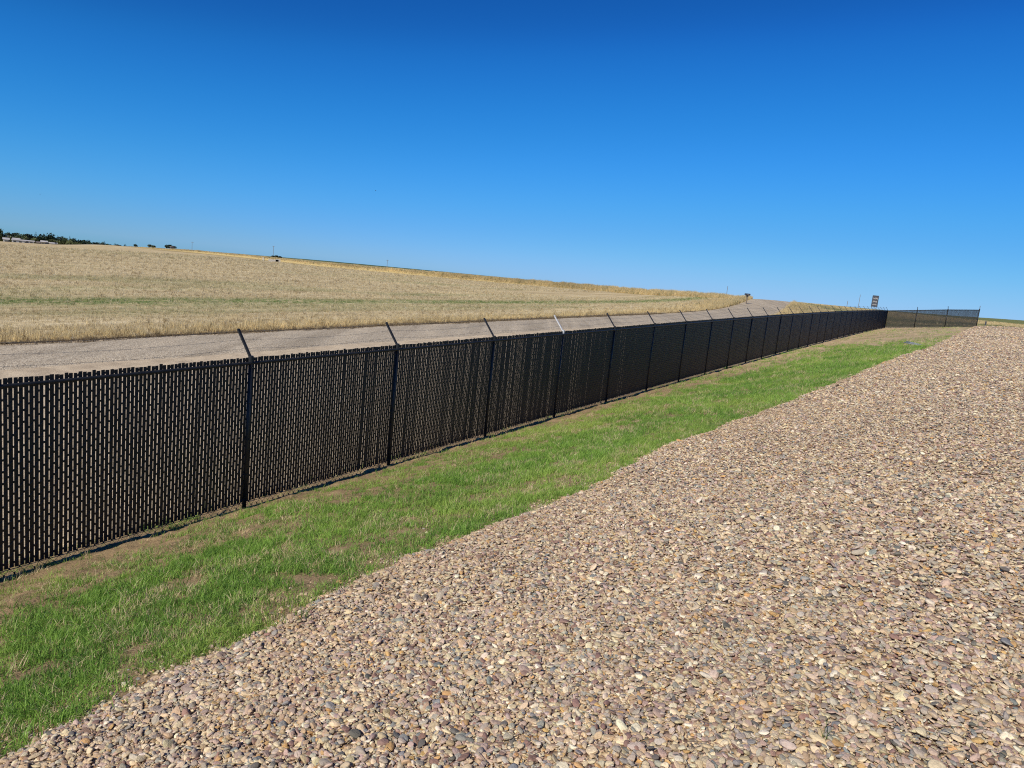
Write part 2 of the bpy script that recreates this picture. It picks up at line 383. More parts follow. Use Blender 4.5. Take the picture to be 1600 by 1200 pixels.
# ------------------------------------------------------------------ scattering of uncountable stuff
lib = 0
def scatter(name, P, rot, scl, idx, colr, variants, material, label=None):
    global lib; lib += 1
    coll = bpy.data.collections.new('source_%d' % lib)
    for i, vm in enumerate(variants):
        if not vm.materials: vm.materials.append(material)
        o = bpy.data.objects.new('%s_source_%02d' % (name, i), vm); coll.objects.link(o)
    me = bpy.data.meshes.new(name); me.vertices.add(len(P)); me.vertices.foreach_set('co', np.asarray(P, np.float32).ravel())
    for an, dt, dat in (('rot', 'FLOAT_VECTOR', rot), ('scl', 'FLOAT_VECTOR', scl)):
        at = me.attributes.new(an, dt, 'POINT'); at.data.foreach_set('vector', np.asarray(dat, np.float32).ravel())
    at = me.attributes.new('idx', 'INT', 'POINT'); at.data.foreach_set('value', np.asarray(idx, np.int32))
    at = me.attributes.new('col', 'FLOAT_COLOR', 'POINT'); at.data.foreach_set('color', np.hstack([colr, np.ones((len(P), 1))]).astype(np.float32).ravel())
    o = bpy.data.objects.new(name, me); C.objects.link(o); me.materials.append(material)
    ng = bpy.data.node_groups.new(name, 'GeometryNodeTree')
    ng.interface.new_socket('Geometry', in_out='INPUT', socket_type='NodeSocketGeometry')
    ng.interface.new_socket('Geometry', in_out='OUTPUT', socket_type='NodeSocketGeometry')
    L = ng.links.new; nn = ng.nodes.new
    gi, go = nn('NodeGroupInput'), nn('NodeGroupOutput')
    mp = nn('GeometryNodeMeshToPoints'); iop = nn('GeometryNodeInstanceOnPoints'); ci = nn('GeometryNodeCollectionInfo')
    ci.inputs['Collection'].default_value = coll; ci.inputs['Separate Children'].default_value = True; ci.inputs['Reset Children'].default_value = True
    iop.inputs['Pick Instance'].default_value = True
    def attr(nm, dt):
        a = nn('GeometryNodeInputNamedAttribute'); a.data_type = dt; a.inputs['Name'].default_value = nm; return a.outputs['Attribute']
    e2r = nn('FunctionNodeEulerToRotation')
    L(gi.outputs[0], mp.inputs['Mesh']); L(mp.outputs[0], iop.inputs['Points']); L(ci.outputs[0], iop.inputs['Instance'])
    L(attr('idx', 'INT'), iop.inputs['Instance Index']); L(attr('rot', 'FLOAT_VECTOR'), e2r.inputs[0]); L(e2r.outputs[0], iop.inputs['Rotation'])
    L(attr('scl', 'FLOAT_VECTOR'), iop.inputs['Scale']); L(iop.outputs[0], go.inputs[0])
    md = o.modifiers.new('scatter', 'NODES'); md.node_group = ng
    tag(o, label, kind='stuff'); return o

def in_view(x, y, lo=-42, hi=46):
    a = np.degrees(np.arctan2(x, y)); return (a > lo) & (a < hi) & (y > .3)

# stones
def stone_mesh(i):
    bm = bmesh.new(); bmesh.ops.create_icosphere(bm, subdivisions=2, radius=1)
    q = np.random.default_rng(100+i); dirs = q.normal(size=(13, 3)); dirs /= np.linalg.norm(dirs, axis=1)[:, None]; cut = q.uniform(.42, .86, 13)
    ph = q.uniform(0, 6, 6)
    for v in bm.verts:
        p = np.array(v.co)
        for d, c_ in zip(dirs, cut):
            e = p@d
            if e > c_: p = p-d*(e-c_)*.94
        p *= 1+.07*math.sin(2.3*p[0]+ph[0])*math.sin(2.1*p[1]+ph[1])+.05*math.sin(3.7*p[2]+ph[2])
        v.co = p
    me = bpy.data.meshes.new('stone'); bm.to_mesh(me); bm.free()
    me.polygons.foreach_set('use_smooth', [True]*len(me.polygons)); return me
stones = [stone_mesh(i) for i in range(18)]
PP = []; SS = []; CC = []; ZZ = []
def stone_layer(rmin, rmax, dens, dmin, dmed, sig, zoff, amax=44, extra=None):
    # uniform in plan inside an annular sector
    a0, a1 = R(-44), R(amax)
    n = int(dens*.5*(a1-a0)*(rmax**2-rmin**2))
    r = np.sqrt(rng.uniform(rmin**2, rmax**2, n)); a = rng.uniform(a0, a1, n)
    x = r*np.sin(a); y = r*np.cos(a); s, t = st(x, y); d = t-edge(s)
    keep = (d > rng.normal(.0, .07, n)) & (s < 104)
    # outliers strewn on the soil edge
    x, y, d = x[keep], y[keep], d[keep]; n = len(x)
    dia = np.clip(dmed*np.exp(rng.normal(0, sig, n)), dmin, dmed*2.3)
    PP.append(np.stack([x, y, pad_z(x, y)+zoff*rng.uniform(0, 1, n)+dia*.08], -1)); SS.append(dia)
stone_layer(.6, 4.5, 3800, .007, .0155, .35, .008)
stone_layer(.6, 4.5, 1700, .016, .0265, .27, .016)
stone_layer(.6, 4.5, 210, .033, .041, .2, .016)
stone_layer(4.5, 8, 1700, .011, .020, .3, .01)
stone_layer(4.5, 8, 1000, .02, .030, .25, .018)
stone_layer(4.5, 8, 90, .04, .05, .2, .018)
stone_layer(8, 15, 950, .018, .030, .3, .02)
stone_layer(15, 27, 330, .025, .043, .28, .02)
stone_layer(27, 50, 95, .04, .058, .25, .02)
stone_layer(50, 108, 24, .05, .085, .25, .03)
# strays on the soil beside the edge
n = 5600; s = rng.uniform(-7, 20, n); t = edge(s)-np.abs(rng.exponential(.17, n)); x, y = xy(s, t); dia = np.clip(.02*np.exp(rng.normal(0, .4, n)), .007, .045)
PP.append(np.stack([x, y, height(x, y)+dia*.12], -1)); SS.append(dia)
P = np.vstack(PP); D = np.concatenate(SS); n = len(P)
sc = np.stack([D*rng.uniform(.48, .80, n), D*rng.uniform(.38, .60, n), D*rng.uniform(.19, .36, n)], -1)
rot = np.stack([rng.normal(0, .30, n), rng.normal(0, .30, n), rng.uniform(0, 6.28, n)], -1)
cc = PC[rng.choice(len(PC), n, p=PW)]*rng.uniform(.82, 1.2, (n, 1))*rng.uniform(.95, 1.05, (n, 3))
s_, t_ = st(P[:, 0], P[:, 1]); d_ = t_-edge(s_); wb = (np.exp(-np.clip(d_, 0, 9)/.55)*sstep(.35, .6, fbm(s_*1.3, t_*1.3, 93))*.45)[:, None]
cc = cc*(1-wb)+np.array([.46, .31, .17])*wb; cc *= (.93+.16*fbm(P[:, 0]*.7, P[:, 1]*.7, 95))[:, None]
scatter('gravel', P, rot, sc, rng.integers(0, len(stones), n), cc, stones, M_STONE, 'tan, grey and reddish rounded river gravel covering the raised pad')
NST = n

# tufts
def tuft_mesh(i, nb, hmin, hmax, wid, spread, lean, seg=3):
    q = random.Random(500+i); V = []; Fc = []
    for b_ in range(nb):
        a = q.uniform(0, 6.283); rr = spread*math.sqrt(q.random()); bx, by = rr*math.cos(a), rr*math.sin(a)
        h = q.uniform(hmin, hmax); d = q.uniform(0, 6.283); ln = abs(q.gauss(0, lean))+.05; wa = q.uniform(0, 3.14); wx, wy = math.cos(wa)*wid/2, math.sin(wa)*wid/2
        base = len(V)
        for k in range(seg+1):
            u = k/seg; off = ln*h*(u**1.7); z = h*u*(1-.35*ln*u)
            f = (1-u)**.6 if k < seg else 0.06
            cx, cy = bx+math.cos(d)*off, by+math.sin(d)*off
            V += [(cx-wx*f, cy-wy*f, z), (cx+wx*f, cy+wy*f, z)]
            if k: o_ = base+2*k; Fc.append((o_-2, o_-1, o_+1, o_))
    me = bpy.data.meshes.new('tuft'); me.from_pydata(V, [], Fc); me.update(); return me
green = [tuft_mesh(i, 12, .025, .085, .0056, .055, .95) for i in range(12)]
def density(s, t):
    tb = np.interp(s, [-12, -4, 0, 8, 14, 17, 25, 40], [.85, .70, .38, .50, .9, 1.5, 2.3, 2.6])+.35*(fbm(s*1.2, t*1.2, 41)-.5)
    d = sstep(-.15, .45, t-tb)
    c1 = np.interp(s, [-8, 0, 5, 9, 13, 22], [1.9, 1.55, 1.95, 2.5, 2.9, 3.3]); d = d*(1-.78*np.exp(-((t-c1)/.22)**2)*sstep(.32, .55, fbm(s*.5, t*.3, 44)))
    pt_ = fbm(s*1.6, t*1.6, 42); d = d*(.35+.65*sstep(.32, .50, pt_))
    d = d*(1-.85*sstep(.56, .68, fbm(s*2.6+9, t*2.6, 43)))
    d = d*(1-sstep(34, 40, s+1.2*(t-4)+2*fbm(s, t, 45)))
    d = np.maximum(d, .05+.25*sstep(.55, .7, fbm(s*1.1+3, t*1.8, 46))*(s < 45))
    d = np.maximum(d, .5*sstep(.55, .65, fbm(s*.15+3, t*.9, 47))*(s > 45))
    return d
GP = []; GS = []; GC = []
def grass_layer(s0, s1, dens, size):
    n = int(dens*(s1-s0)*8.5); s = rng.uniform(s0, s1, n); t = rng.uniform(-.35, 8.15, n)
    e_ = edge(s); ok = (t < e_-.03+rng.exponential(.055, n)) & (rng.random(n) < density(s, t)); s, t = s[ok], t[ok]; n = len(s)
    x, y = xy(s, t); v = in_view(x, y, -46, 44); x, y, s, t = x[v], y[v], s[v], t[v]; n = len(x)
    GP.append(np.stack([x, y, height(x, y)-.004], -1)); hs = size*rng.uniform(.75, 1.3, n)*(.75+.5*fbm(s*.9, t*.9, 50))
    GS.append(np.stack([hs, hs, hs*rng.uniform(.8, 1.2, n)], -1))
    g1 = np.array([.10, .215, .035]); g2 = np.array([.33, .52, .09]); g3 = np.array([.44, .52, .12]); g4 = np.array([.66, .54, .31])
    m1 = (fbm(s*.8, t*.8, 51)*.6+rng.random(n)*.95-.3)[:, None].clip(0, 1); c_ = g1*(1-m1)+g2*m1
    yl = np.clip(np.exp(-((s-7.5)/3.5)**2-((t-1.3)/.8)**2)*1.1+sstep(.50, .70, fbm(s*.6+2, t*.9, 52))*.6, 0, 1)*rng.random(n)
    c_ = c_*(1-yl[:, None])+g3*yl[:, None]
    dd = (rng.random(n) < .055+.4*(s > 42)+.24*sstep(.54, .70, fbm(s*1.7, t*2.1, 54))); c_[dd] = g4; GC.append(c_)
grass_layer(-9, 8, 760, 1.05)
grass_layer(8, 20, 390, 1.25)
grass_layer(20, 44, 150, 1.7)
grass_layer(44, 96, 22, 1.6)
P = np.vstack(GP); n = len(P)
rot = np.stack([rng.normal(0, .12, n), rng.normal(0, .12, n), rng.uniform(0, 6.28, n)], -1)
scatter('grass', P, rot, np.vstack(GS), rng.integers(0, 12, n), np.vstack(GC), green, M_BLADE, 'short bright green lawn grass growing patchily between the fence and the gravel')
NG = n
# weeds sprouting through the stones, and straw
sprout = [tuft_mesh(60+i, 7, .05, .12, .005, .015, .8) for i in range(4)]
def hitpad(u, v):
    d = ray(u, v); k = 1.
    while k < 300:
        p = d*k
        if p[2]+EYE < float(pad_z(np.array(p[0]), np.array(p[1]))): return p[0], p[1]
        k *= 1.003
    return 0, 5
spots = [(468, 972), (475, 968), (1205, 662), (1180, 672), (1190, 690), (108, 1120), (130, 1125), (72, 1118), (1290, 1160), (980, 745)]
sp_ = np.array([(*hitpad(u, v), 0) for u, v in spots]); sp_[:, 2] = pad_z(sp_[:, 0], sp_[:, 1])+.01
n = len(sp_)
scatter('weeds', sp_, np.stack([0*sp_[:, 0], 0*sp_[:, 0], rng.uniform(0, 6, n)], -1), np.ones((n, 3))*rng.uniform(.8, 1.4, (n, 1)), rng.integers(0, 4, n), np.tile([.12, .17, .05], (n, 1)), sprout, M_BLADE, 'small green weeds sprouting between the stones of the gravel pad')
def twig(i):
    q = random.Random(900+i); mb = MB(); p = Vector((-.5, 0, 0))
    for k in range(5):
        p2 = p+Vector((.2, q.uniform(-.03, .03), q.uniform(-.006, .012))); mb.tube(p, p2, .012, n=4, cap=False); p = p2
    return mb.mesh('twig')
twigs = [twig(i) for i in range(4)]
n = 700; r = rng.uniform(1.6, 9, n); a = rng.uniform(R(-40), R(42), n); x = r*np.sin(a); y = r*np.cos(a); s, t = st(x, y); k = (t-edge(s) > -.4); x, y = x[k], y[k]; n = len(x)
ln = rng.uniform(.04, .16, n)
scatter('straw', np.stack([x, y, pad_z(x, y)+.030], -1), np.stack([rng.normal(0, .05, n), rng.normal(0, .12, n), rng.uniform(0, 6.28, n)], -1), np.stack([ln, ln, np.full(n, .12)], -1)*np.array([1, .8, 1]), rng.integers(0, 4, n),
        np.where(rng.random((n, 1)) < .6, np.array([[.45, .36, .2]]), np.array([[.2, .14, .09]])), twigs, M_BLADE, 'bits of dry straw and fine twigs lying on the gravel')

# dry stubble on the field
dryt = [tuft_mesh(30+i, 12, .10, .26, .010, .10, .30, 2) for i in range(8)]
DP = []; DS = []; DC = []
def stubble(t0, t1, s0, s1, dens, size, tall=0):
    n = int(dens*(s1-s0)*(t1-t0)); s = rng.uniform(s0, s1, n); t = rng.uniform(t0, t1, n)
    lim = np.interp(s, RSg, RL_)-.1
    if tall: t = lim-np.abs(rng.exponential(tall, n))
    x, y = xy(s, t); ok = (t < lim) & in_view(x, y, -40, 17.3) & (np.hypot(x, y) < rbf(np.degrees(np.arctan2(x, y)))) & (fbm(s*.05, t*1.3, 61) > .27)
    x, y, s, t = x[ok], y[ok], s[ok], t[ok]; n = len(x)
    DP.append(np.stack([x, y, height(x, y)+.03], -1)); hs = size*rng.uniform(.6, 1.3, n)
    DS.append(np.stack([hs, hs, hs*(rng.uniform(.7, 1.4, n) if tall else rng.uniform(.4, .8, n))], -1))
    y1 = np.array([.61, .50, .27]); y2 = np.array([.80, .69, .46]); y3 = np.array([.26, .18, .08])
    m1 = rng.random((n, 1)); c_ = (np.array([.84, .65, .32]) if tall else y2)*m1+y1*(1-m1); dk = rng.random(n) < .20; c_[dk] = y3
    pch = fbm(s*.12, t*.7, 66)[:, None]; c_ = c_*(.78+.42*pch)
    gg = green_amt(s, t)*(rng.random(n) < .75); c_ = c_*(1-gg[:, None])+np.array([.14, .22, .05])*gg[:, None]
    DC.append(c_)
stubble(-1, 0, -14, 60, 90, 1.1, 1.0)
stubble(-1, 0, 60, 122, 50, 1.4, 1.1)
stubble(-34, -16, -30, 60, 24, 1.0)
stubble(-60, -34, -40, 90, 11, 1.3)
stubble(-40, -16, 60, 130, 7, 1.3)
stubble(-130, -60, -60, 170, 2.6, 1.9)
stubble(-260, -130, -60, 330, .8, 3.)
P = np.vstack(DP); n = len(P)
rot = np.stack([rng.normal(0, .1, n), rng.normal(0, .1, n), rng.uniform(0, 6.28, n)], -1)
scatter('stubble', P, rot, np.vstack(DS), rng.integers(0, 8, n), np.vstack(DC), dryt, M_BLADE, 'dry golden stubble and grass covering the open field beyond the road')
ND = n
# dark weedy litter at the foot of the field edge
n = 5200; s = rng.uniform(-14, 60, n); t = road_l(s)+rng.normal(.05, .24, n); x, y = xy(s, t); 
scatter('verge_litter', np.stack([x, y, height(x, y)+.03], -1), np.stack([0*x, 0*x, rng.uniform(0, 6, n)], -1), np.ones((n, 3))*rng.uniform(.35, .8, (n, 1)), rng.integers(0, 8, n),
        np.array([.20, .15, .09])*rng.uniform(.6, 1.4, (n, 1)), dryt, M_BLADE, 'brown dead weeds along the edge of the gravel road')

# tall grass: embankment, road crest, beyond the fence
tallt = [tuft_mesh(45+i, 16, .45, .95, .028, .30, .22, 3) for i in range(6)]
TP = []; TSc = []; TC = []
def put_tall(x, y, size, zs, g=0.):
    n = len(x); TP.append(np.stack([x, y, height(x, y)-.02], -1)); hs = size*rng.uniform(.7, 1.25, n)
    TSc.append(np.stack([hs, hs, hs*zs*rng.uniform(.7, 1.2, n)], -1))
    m1 = rng.random((n, 1)); c_ = np.array([.76, .61, .33])*m1+np.array([.55, .43, .21])*(1-m1)
    pc = fbm(x*.08, y*.08, 71)[:, None]; c_ = c_*(.7+.6*pc); gm = (rng.random(n) < g); c_[gm] = [.16, .18, .07]; TC.append(c_)
n = 30000; a = rng.uniform(-33, 16.3, n)
w1 = 1+np.abs(rng.normal(.0, .012, n))*1.5+.008; r = rbf(a)*w1+rng.uniform(-1, 3, n); x = r*np.sin(np.radians(a)); y = r*np.cos(np.radians(a))
ok = fbm(a*1.6, a*0, 72)+rng.random(n)*.5 > .42; put_tall(x[ok], y[ok], 1.0*(.55+.55*fbm(a*3.1, a*0+3, 73))[ok]*sstep(-35, -24, a[ok])+.15, .80, .10)
# left of the road at the crest
n = 2600; s = rng.uniform(78, 121, n); t = np.interp(s, RSg, RL_)-rng.exponential(1.0, n)-.15; x, y = xy(s, t); put_tall(x, y, .85*sstep(74, 92, s), .8, .06)
# between road and fence, far part
n = 8500; s = rng.uniform(66, 124, n); t = -rng.uniform(2.2, 17, n); ok = t > np.interp(s, RSg, RR_)+.3+2.5*sstep(92, 66, s); s, t = s[ok], t[ok]; x, y = xy(s, t); put_tall(x, y, .72*sstep(60, 84, s)*(.5+.8*fbm(s*.2, t*.2, 74)), .85, .08)
# low green weeds near the fence
n = 1500; s = rng.uniform(34, 70, n); t = rng.uniform(-9.5, -2, n); ok = fbm(s*.25, t*.5, 75) > .5; s, t = s[ok], t[ok]; x, y = xy(s, t); put_tall(x, y, np.full(len(x), .3), .5, .75)
# pasture to the right, behind the return fence
n = 9000; a = rng.uniform(20.5, 41, n); r = np.sqrt(rng.uniform(112**2, 235**2, n)); x = r*np.sin(np.radians(a)); y = r*np.cos(np.radians(a)); s, t = st(x, y)
ok = (t > np.interp(s, RSg, RR_)+1) & (s > 100); x, y = x[ok], y[ok]; rr = np.hypot(x, y)
bg = np.interp(rr, [98, 106, 112, 122, 132, 145, 158, 172, 188, 205, 225, 260, 320], [0, .1, .9, .2, .85, .35, .1, .0, .15, .1, .5, .2, .9])
for lo, hi, g in ((0, .4, .08), (.4, 1.1, .85)):
    k = (bg >= lo) & (bg < hi); put_tall(x[k], y[k], np.full(k.sum(), .55), .45, g)
P = np.vstack(TP); n = len(P)
rot = np.stack([rng.normal(0, .08, n), rng.normal(0, .08, n), rng.uniform(0, 6.28, n)], -1)
scatter('tall_grass', P, rot, np.vstack(TSc), rng.integers(0, 6, n), np.vstack(TC), tallt, M_BLADE, 'tall golden dry grass on the far bank and beside the road crest')

# ------------------------------------------------------------------ fence
H = 2.165; SP = 3.05
def post_s(i): return i*SP-.13 if i < 0 else i*SP if i <= 16 else 16*SP+(i-16)*3.2
LAST = 30
def make_post():
    mb = MB()
    for z in (H-.09, H*.72, H*.48, H*.24, .14): mb.tube((0, 0, z-.006), (0, 0, z+.006), .0345, n=14)
    for z in (H-.09, H*.48, .14): mb.tube((0, -.030, z), (0, -.052, z), .006, n=6)
    mb.tube((0, 0, -.15), (0, 0, H+.03), .031, n=14); mb.tube((0, 0, H+.03), (0, 0, H+.055), .036, .028, n=14)
    return mb.mesh('post')
def make_arm():
    mb = MB(); a = Vector((0, 0, H+.045)); b = Vector((0, .29, H+.40)); d = (b-a).normalized()
    rot = Vector((0, 0, 1)).rotation_difference(d).to_matrix()
    mid = (a+b)/2; L = (b-a).length
    mb.box(mid+rot@Vector((0, -.004, 0)), (.036, .004, L), rot); mb.box(mid+rot@Vector((.017, .008, 0)), (.003, .022, L), rot); mb.box(mid+rot@Vector((-.017, .008, 0)), (.003, .022, L), rot)
    mb.tube((0, 0, H-.02), (0, 0, H+.07), .039, .036, n=12)
    mb.box(b+Vector((0, 0, -.002)), (.04, .02, .03), rot)
    return mb.mesh('barb_arm')
def make_panel(L, slope=0., pitch=.0482, sw=.0366, sd_=.0066):
    n = int(round((L-.066-sw)/pitch))+1; pitch = (L-.066-sw)/(n-1); x0 = .033-.5*(pitch-sw)
    mb = MB(); q = random.Random(int(L*100)+7)
    for j in range(n):
        x = x0+(j+.5)*pitch; wdt = sw+q.uniform(-.002, .002)
        mb.box((x+q.gauss(0, .0008), 0, (.10+H+.045)/2+slope*x+q.gauss(0, .004)), (wdt, sd_, H+.045-.10), Matrix.Rotation(q.gauss(0, .0016), 3, 'Y')@Matrix.Rotation(q.gauss(0, .035), 3, 'Z'))
    slats = mb.mesh('privacy_slats')
    mb = MB(); b = .065; m = int((H+.05-.03)/b)
    r = .0023
    for j in range(n+1):
        x = x0+j*pitch
        for k in range(m+1):
            if (j+k) % 2 == 0:
                z = .03+k*b
                mb.box((x, 0, z+slope*x), (.013, .011, .024))
                for sgn in (1, -1):
                    if j < n and 0 <= k+sgn <= m:
                        yy = -.0075 if sgn > 0 else .0075
                        p0 = (x, 0, z+slope*x); p1 = (x+pitch*.5, yy, z+sgn*b*.5+slope*(x+pitch*.5)); p2 = (x+pitch, 0, z+sgn*b+slope*(x+pitch))
                        mb.tube(p0, p1, r, n=3, cap=False); mb.tube(p1, p2, r, n=3, cap=False)
                if k >= m-1: mb.tube((x, 0, z), (x+.004, 0, z+.03), .003, n=4)
    # bottom tension wire
    mb.tube((0, 0, .085), (L, 0, .085+slope*L), .0045, n=5)
    return slats, mb.mesh('chain_link_mesh')
def make_rail(L, slope=0., rr=.021):
    mb = MB(); z = H-.03; mb.tube((-.0, -.026, z), (L, -.026, z+slope*L), rr, n=12)
    mb.tube((L*.5-.04, -.026, z+slope*(L*.5-.04)), (L*.5+.04, -.026, z+slope*(L*.5+.04)), .024, n=12)
    return mb.mesh('top_rail')
# local frame of the fence: +x along the run, +y away from the pad (outward)
def cp_(o, parent):
    c_ = o.copy(); C.objects.link(c_); c_.parent = parent; return c_
fence = empty('chain_link_fence', (*xy(0, 0), float(zf(0))), math.pi/2-HD)
tag(fence, 'long black slatted chain-link fence topped with barbed wire, running beside the gravel road', 'fence')
def frame_z(s): return float(zf(s))-float(zf(0))
mp_, ma_ = make_post(), make_arm()
post0 = link('post', mp_, M_POST, fence, smooth=False); arm0 = link('barb_arm', ma_, M_POST, post0)
for p_ in mp_.polygons: p_.use_smooth = len(p_.vertices) == 4
sl, ch = make_panel(SP); sl2, ch2 = make_panel(3.2)
rl1, rl2 = make_rail(SP), make_rail(3.2)
lean = {0: .1, 1: .1, 3: .4, 5: .5, 8: -.4}
first = True
for i in range(-4, LAST+1):
    s = post_s(i)
    if first: p, a_o = post0, arm0
    else: p = cp_(post0, fence); a_o = cp_(arm0, p)
    p.location = (s, 0, frame_z(s)-.0); p.rotation_euler = (random.gauss(0, .003), R(lean.get(i, random.gauss(0, .25))), 0)
    if i == 3:
        a_o.data = ma_.copy(); a_o.data.materials.clear(); a_o.data.materials.append(M_PALE); a_o['label'] = 'pale grey barb arm'  # this one arm is coloured pale grey, all the others black
    if i == LAST: a_o.rotation_euler = (0, 0, R(-40))
    if i < LAST:
        L = post_s(i+1)-s; ang = -math.atan2(frame_z(post_s(i+1))-frame_z(s), L)
        for nm, me_, mt in (('privacy_slats', sl if i < 16 else sl2, M_SLAT), ('chain_link_mesh', ch if i < 16 else ch2, M_WIRE), ('top_rail', rl1 if i < 16 else rl2, M_POST)):
            mc = me_.copy(); co = np.empty(len(mc.vertices)*3, np.float32); mc.vertices.foreach_get('co', co); co = co.reshape(-1, 3)
            co[:, 0] *= L/(SP if i < 16 else 3.2); co[:, 2] += co[:, 0]*(frame_z(post_s(i+1))-frame_z(s))/L     # follows the slope, slats stay plumb
            mc.vertices.foreach_set('co', co.ravel()); mc.update(); o = link(nm, mc, mt, fence); o.location = (s, 0, frame_z(s))
    first = False
def wire_run(pts, name, parent, barbs=True, r=.0017):
    mb = MB()
    for a, b in zip(pts[:-1], pts[1:]):
        a = Vector(a); b = Vector(b); L = (b-a).length; seg = 4; last = a
        for k in range(1, seg+1):
            u = k/seg; p = a.lerp(b, u); p.z -= .035*4*u*(1-u)*(L/3.); mb.tube(last, p, r, n=4, cap=False); last = p
        if barbs:
            nb = int(L/.125)
            for k in range(nb):
                u = (k+.5)/nb; p = a.lerp(b, u); p.z -= .035*4*u*(1-u)*(L/3.)
                d = Vector((random.gauss(0, .2), random.gauss(0, 1), random.gauss(0, 1))).normalized()*.016; e = Vector((d.x, -d.z, d.y))
                mb.tube(p-d, p+d, .0013, n=3, cap=False); mb.tube(p-e, p+e, .0013, n=3, cap=False)
    return link(name, mb.mesh(name), M_BARB, parent)
for f_ in (.32, .64, .96):
    pts = []
    for i in range(-4, LAST+1):
        s = post_s(i); lx = math.sin(R(lean.get(i, 0)))*H
        pts.append((s+lx, .29*f_+.012, frame_z(s)+H+.045+.355*f_))
    wire_run(pts, 'barbed_wire', fence)
# return fence
s_end = post_s(LAST); ax, ay = xy(s_end, 0); bx, by = xy(s_end+1.1, 9.5)
rdir = math.atan2(by-ay, bx-ax); LR = math.hypot(bx-ax, by-ay)/3
az0 = float(zf(s_end))
ret = empty('chain_link_fence', (ax, ay, az0), rdir)
tag(ret, 'short see-through black slatted fence section crossing at the far end, beside the gravel', 'fence')
gz_ = [0.]+[float(near(*[np.array(q) for q in (s_end+1.1*k/3, 9.5*k/3)]))-az0+(-.02) for k in (1, 2, 3)]
for k in range(1, 4):
    p = cp_(post0, ret); a_o = cp_(arm0, p); p.location = (LR*k, 0, gz_[k]); p.rotation_euler = (0, R(.3), 0); p.scale = (1.6, 1.6, 1)
    if k == 3: a_o.scale = (1, .25, 1.03)
for k in range(3):
    L = LR; slp = (gz_[k+1]-gz_[k])/L; a_, b_ = make_panel(L, slp, .0555, .0432, .006)
    for nm, me_, mt in (('privacy_slats', a_, M_SLAT), ('chain_link_mesh', b_, M_WIRE), ('top_rail', make_rail(L, slp, .032), M_POST)):
        o = link(nm, me_, mt, ret); o.location = (LR*k, 0, gz_[k])
for f_ in (.4, .96): wire_run([(LR*k, .29*f_, gz_[k]+H+.045+.355*f_) for k in range(3)], 'barbed_wire', ret, False)

# ------------------------------------------------------------------ distant things
def place(u, r):            # point on the land in the direction of a column of the picture, r metres off
    a = R(u); x, y = r*math.sin(a), r*math.cos(a); return x, y, float(height(x, y))
def A_(u, v): return az_tan(u, v)[0]
# twin boxes on a post at the road crest
x, y, z = place(A_(1168, 460), 112)
t = empty('mailbox_post', (x, y, z), R(20)); tag(t, 'weathered wooden post with two dark mailboxes, standing in tall grass at the road crest', 'mailboxes')
mb = MB(); mb.box((0, 0, .65), (.12, .12, 1.5)); mb.box((0, 0, 1.32), (.72, .12, .07)); mb.box((.1, 0, 1.08), (.05, .05, .5), Matrix.Rotation(R(35), 3, 'Y')); mb.box((-.1, 0, 1.08), (.05, .05, .5), Matrix.Rotation(R(-35), 3, 'Y')); link('post', mb.mesh('post'), M_WOOD, t)
def mailbox():
    bm = bmesh.new(); pr = [(-.11, 0), (.11, 0), (.11, .14)]+[(.11*math.cos(q), .14+.11*math.sin(q)) for q in np.linspace(.3, math.pi-.3, 6)]+[(-.11, .14)]
    a = [bm.verts.new((px, -.24, pz)) for px, pz in pr]; b = [bm.verts.new((px, .24, pz)) for px, pz in pr]
    bm.faces.new(a); bm.faces.new(b[::-1]); n = len(pr)
    for k in range(n): bm.faces.new((a[k], b[k], b[(k+1) % n], a[(k+1) % n]))
    me = bpy.data.meshes.new('mailbox'); bm.to_mesh(me); bm.free(); return me
mm_ = mailbox()
for sx in (-.24, .24): link('mailbox', mm_, M_DARK, t, (sx, 0, 1.36))
mb = MB(); mb.box((0, 0, 1.45), (.2, .05, .17)); link('panel', mb.mesh('panel'), M_CREAM, t)

def util_pole(u, v, r, h, label, cross=True, rad=.16, pole_name='utility_pole'):
    x, y, z = place(A_(u, v), r); t = empty(pole_name, (x, y, z), R(random.uniform(-30, 30))); tag(t, label, 'pole')
    mb = MB(); mb.tube((0, 0, -.5), (0, 0, h), rad, rad*.75, n=8); link('pole', mb.mesh('pole'), M_WOOD, t)
    if cross:
        mb = MB(); mb.box((0, rad+.05, h-.6), (2.4, .1, .14)); link('crossarm', mb.mesh('crossarm'), M_WOOD, t)
        for sx in (-1., 0, 1.):
            mb = MB(); mb.tube((sx, rad+.05, h-.53), (sx, rad+.05, h-.3), .06, .04, n=6); link('insulator', mb.mesh('insulator'), M_DARK, t)
    return t
util_pole(300, 388, 700, 7.5, 'thin utility pole on the skyline right of the dark round tree')
util_pole(427, 396, 640, 9.5, 'utility pole on the skyline rising over the low dark trees by the culvert')
util_pole(605, 412, 620, 6.5, 'lone small utility pole on the middle skyline above the long grassy bank')
util_pole(1135, 462, 300, 4.5, 'slim dark pole on the skyline left of the mailboxes', False, .10, 'marker_pole')
util_pole(1341, 480, 420, 7.2, 'tall thin pole on the skyline just left of the billboard', False, .12, 'slim_pole')
util_pole(1323, 480, 330, 2.6, 'short stubby pole on the skyline left of the tall thin pole', False, .10, 'slim_pole')
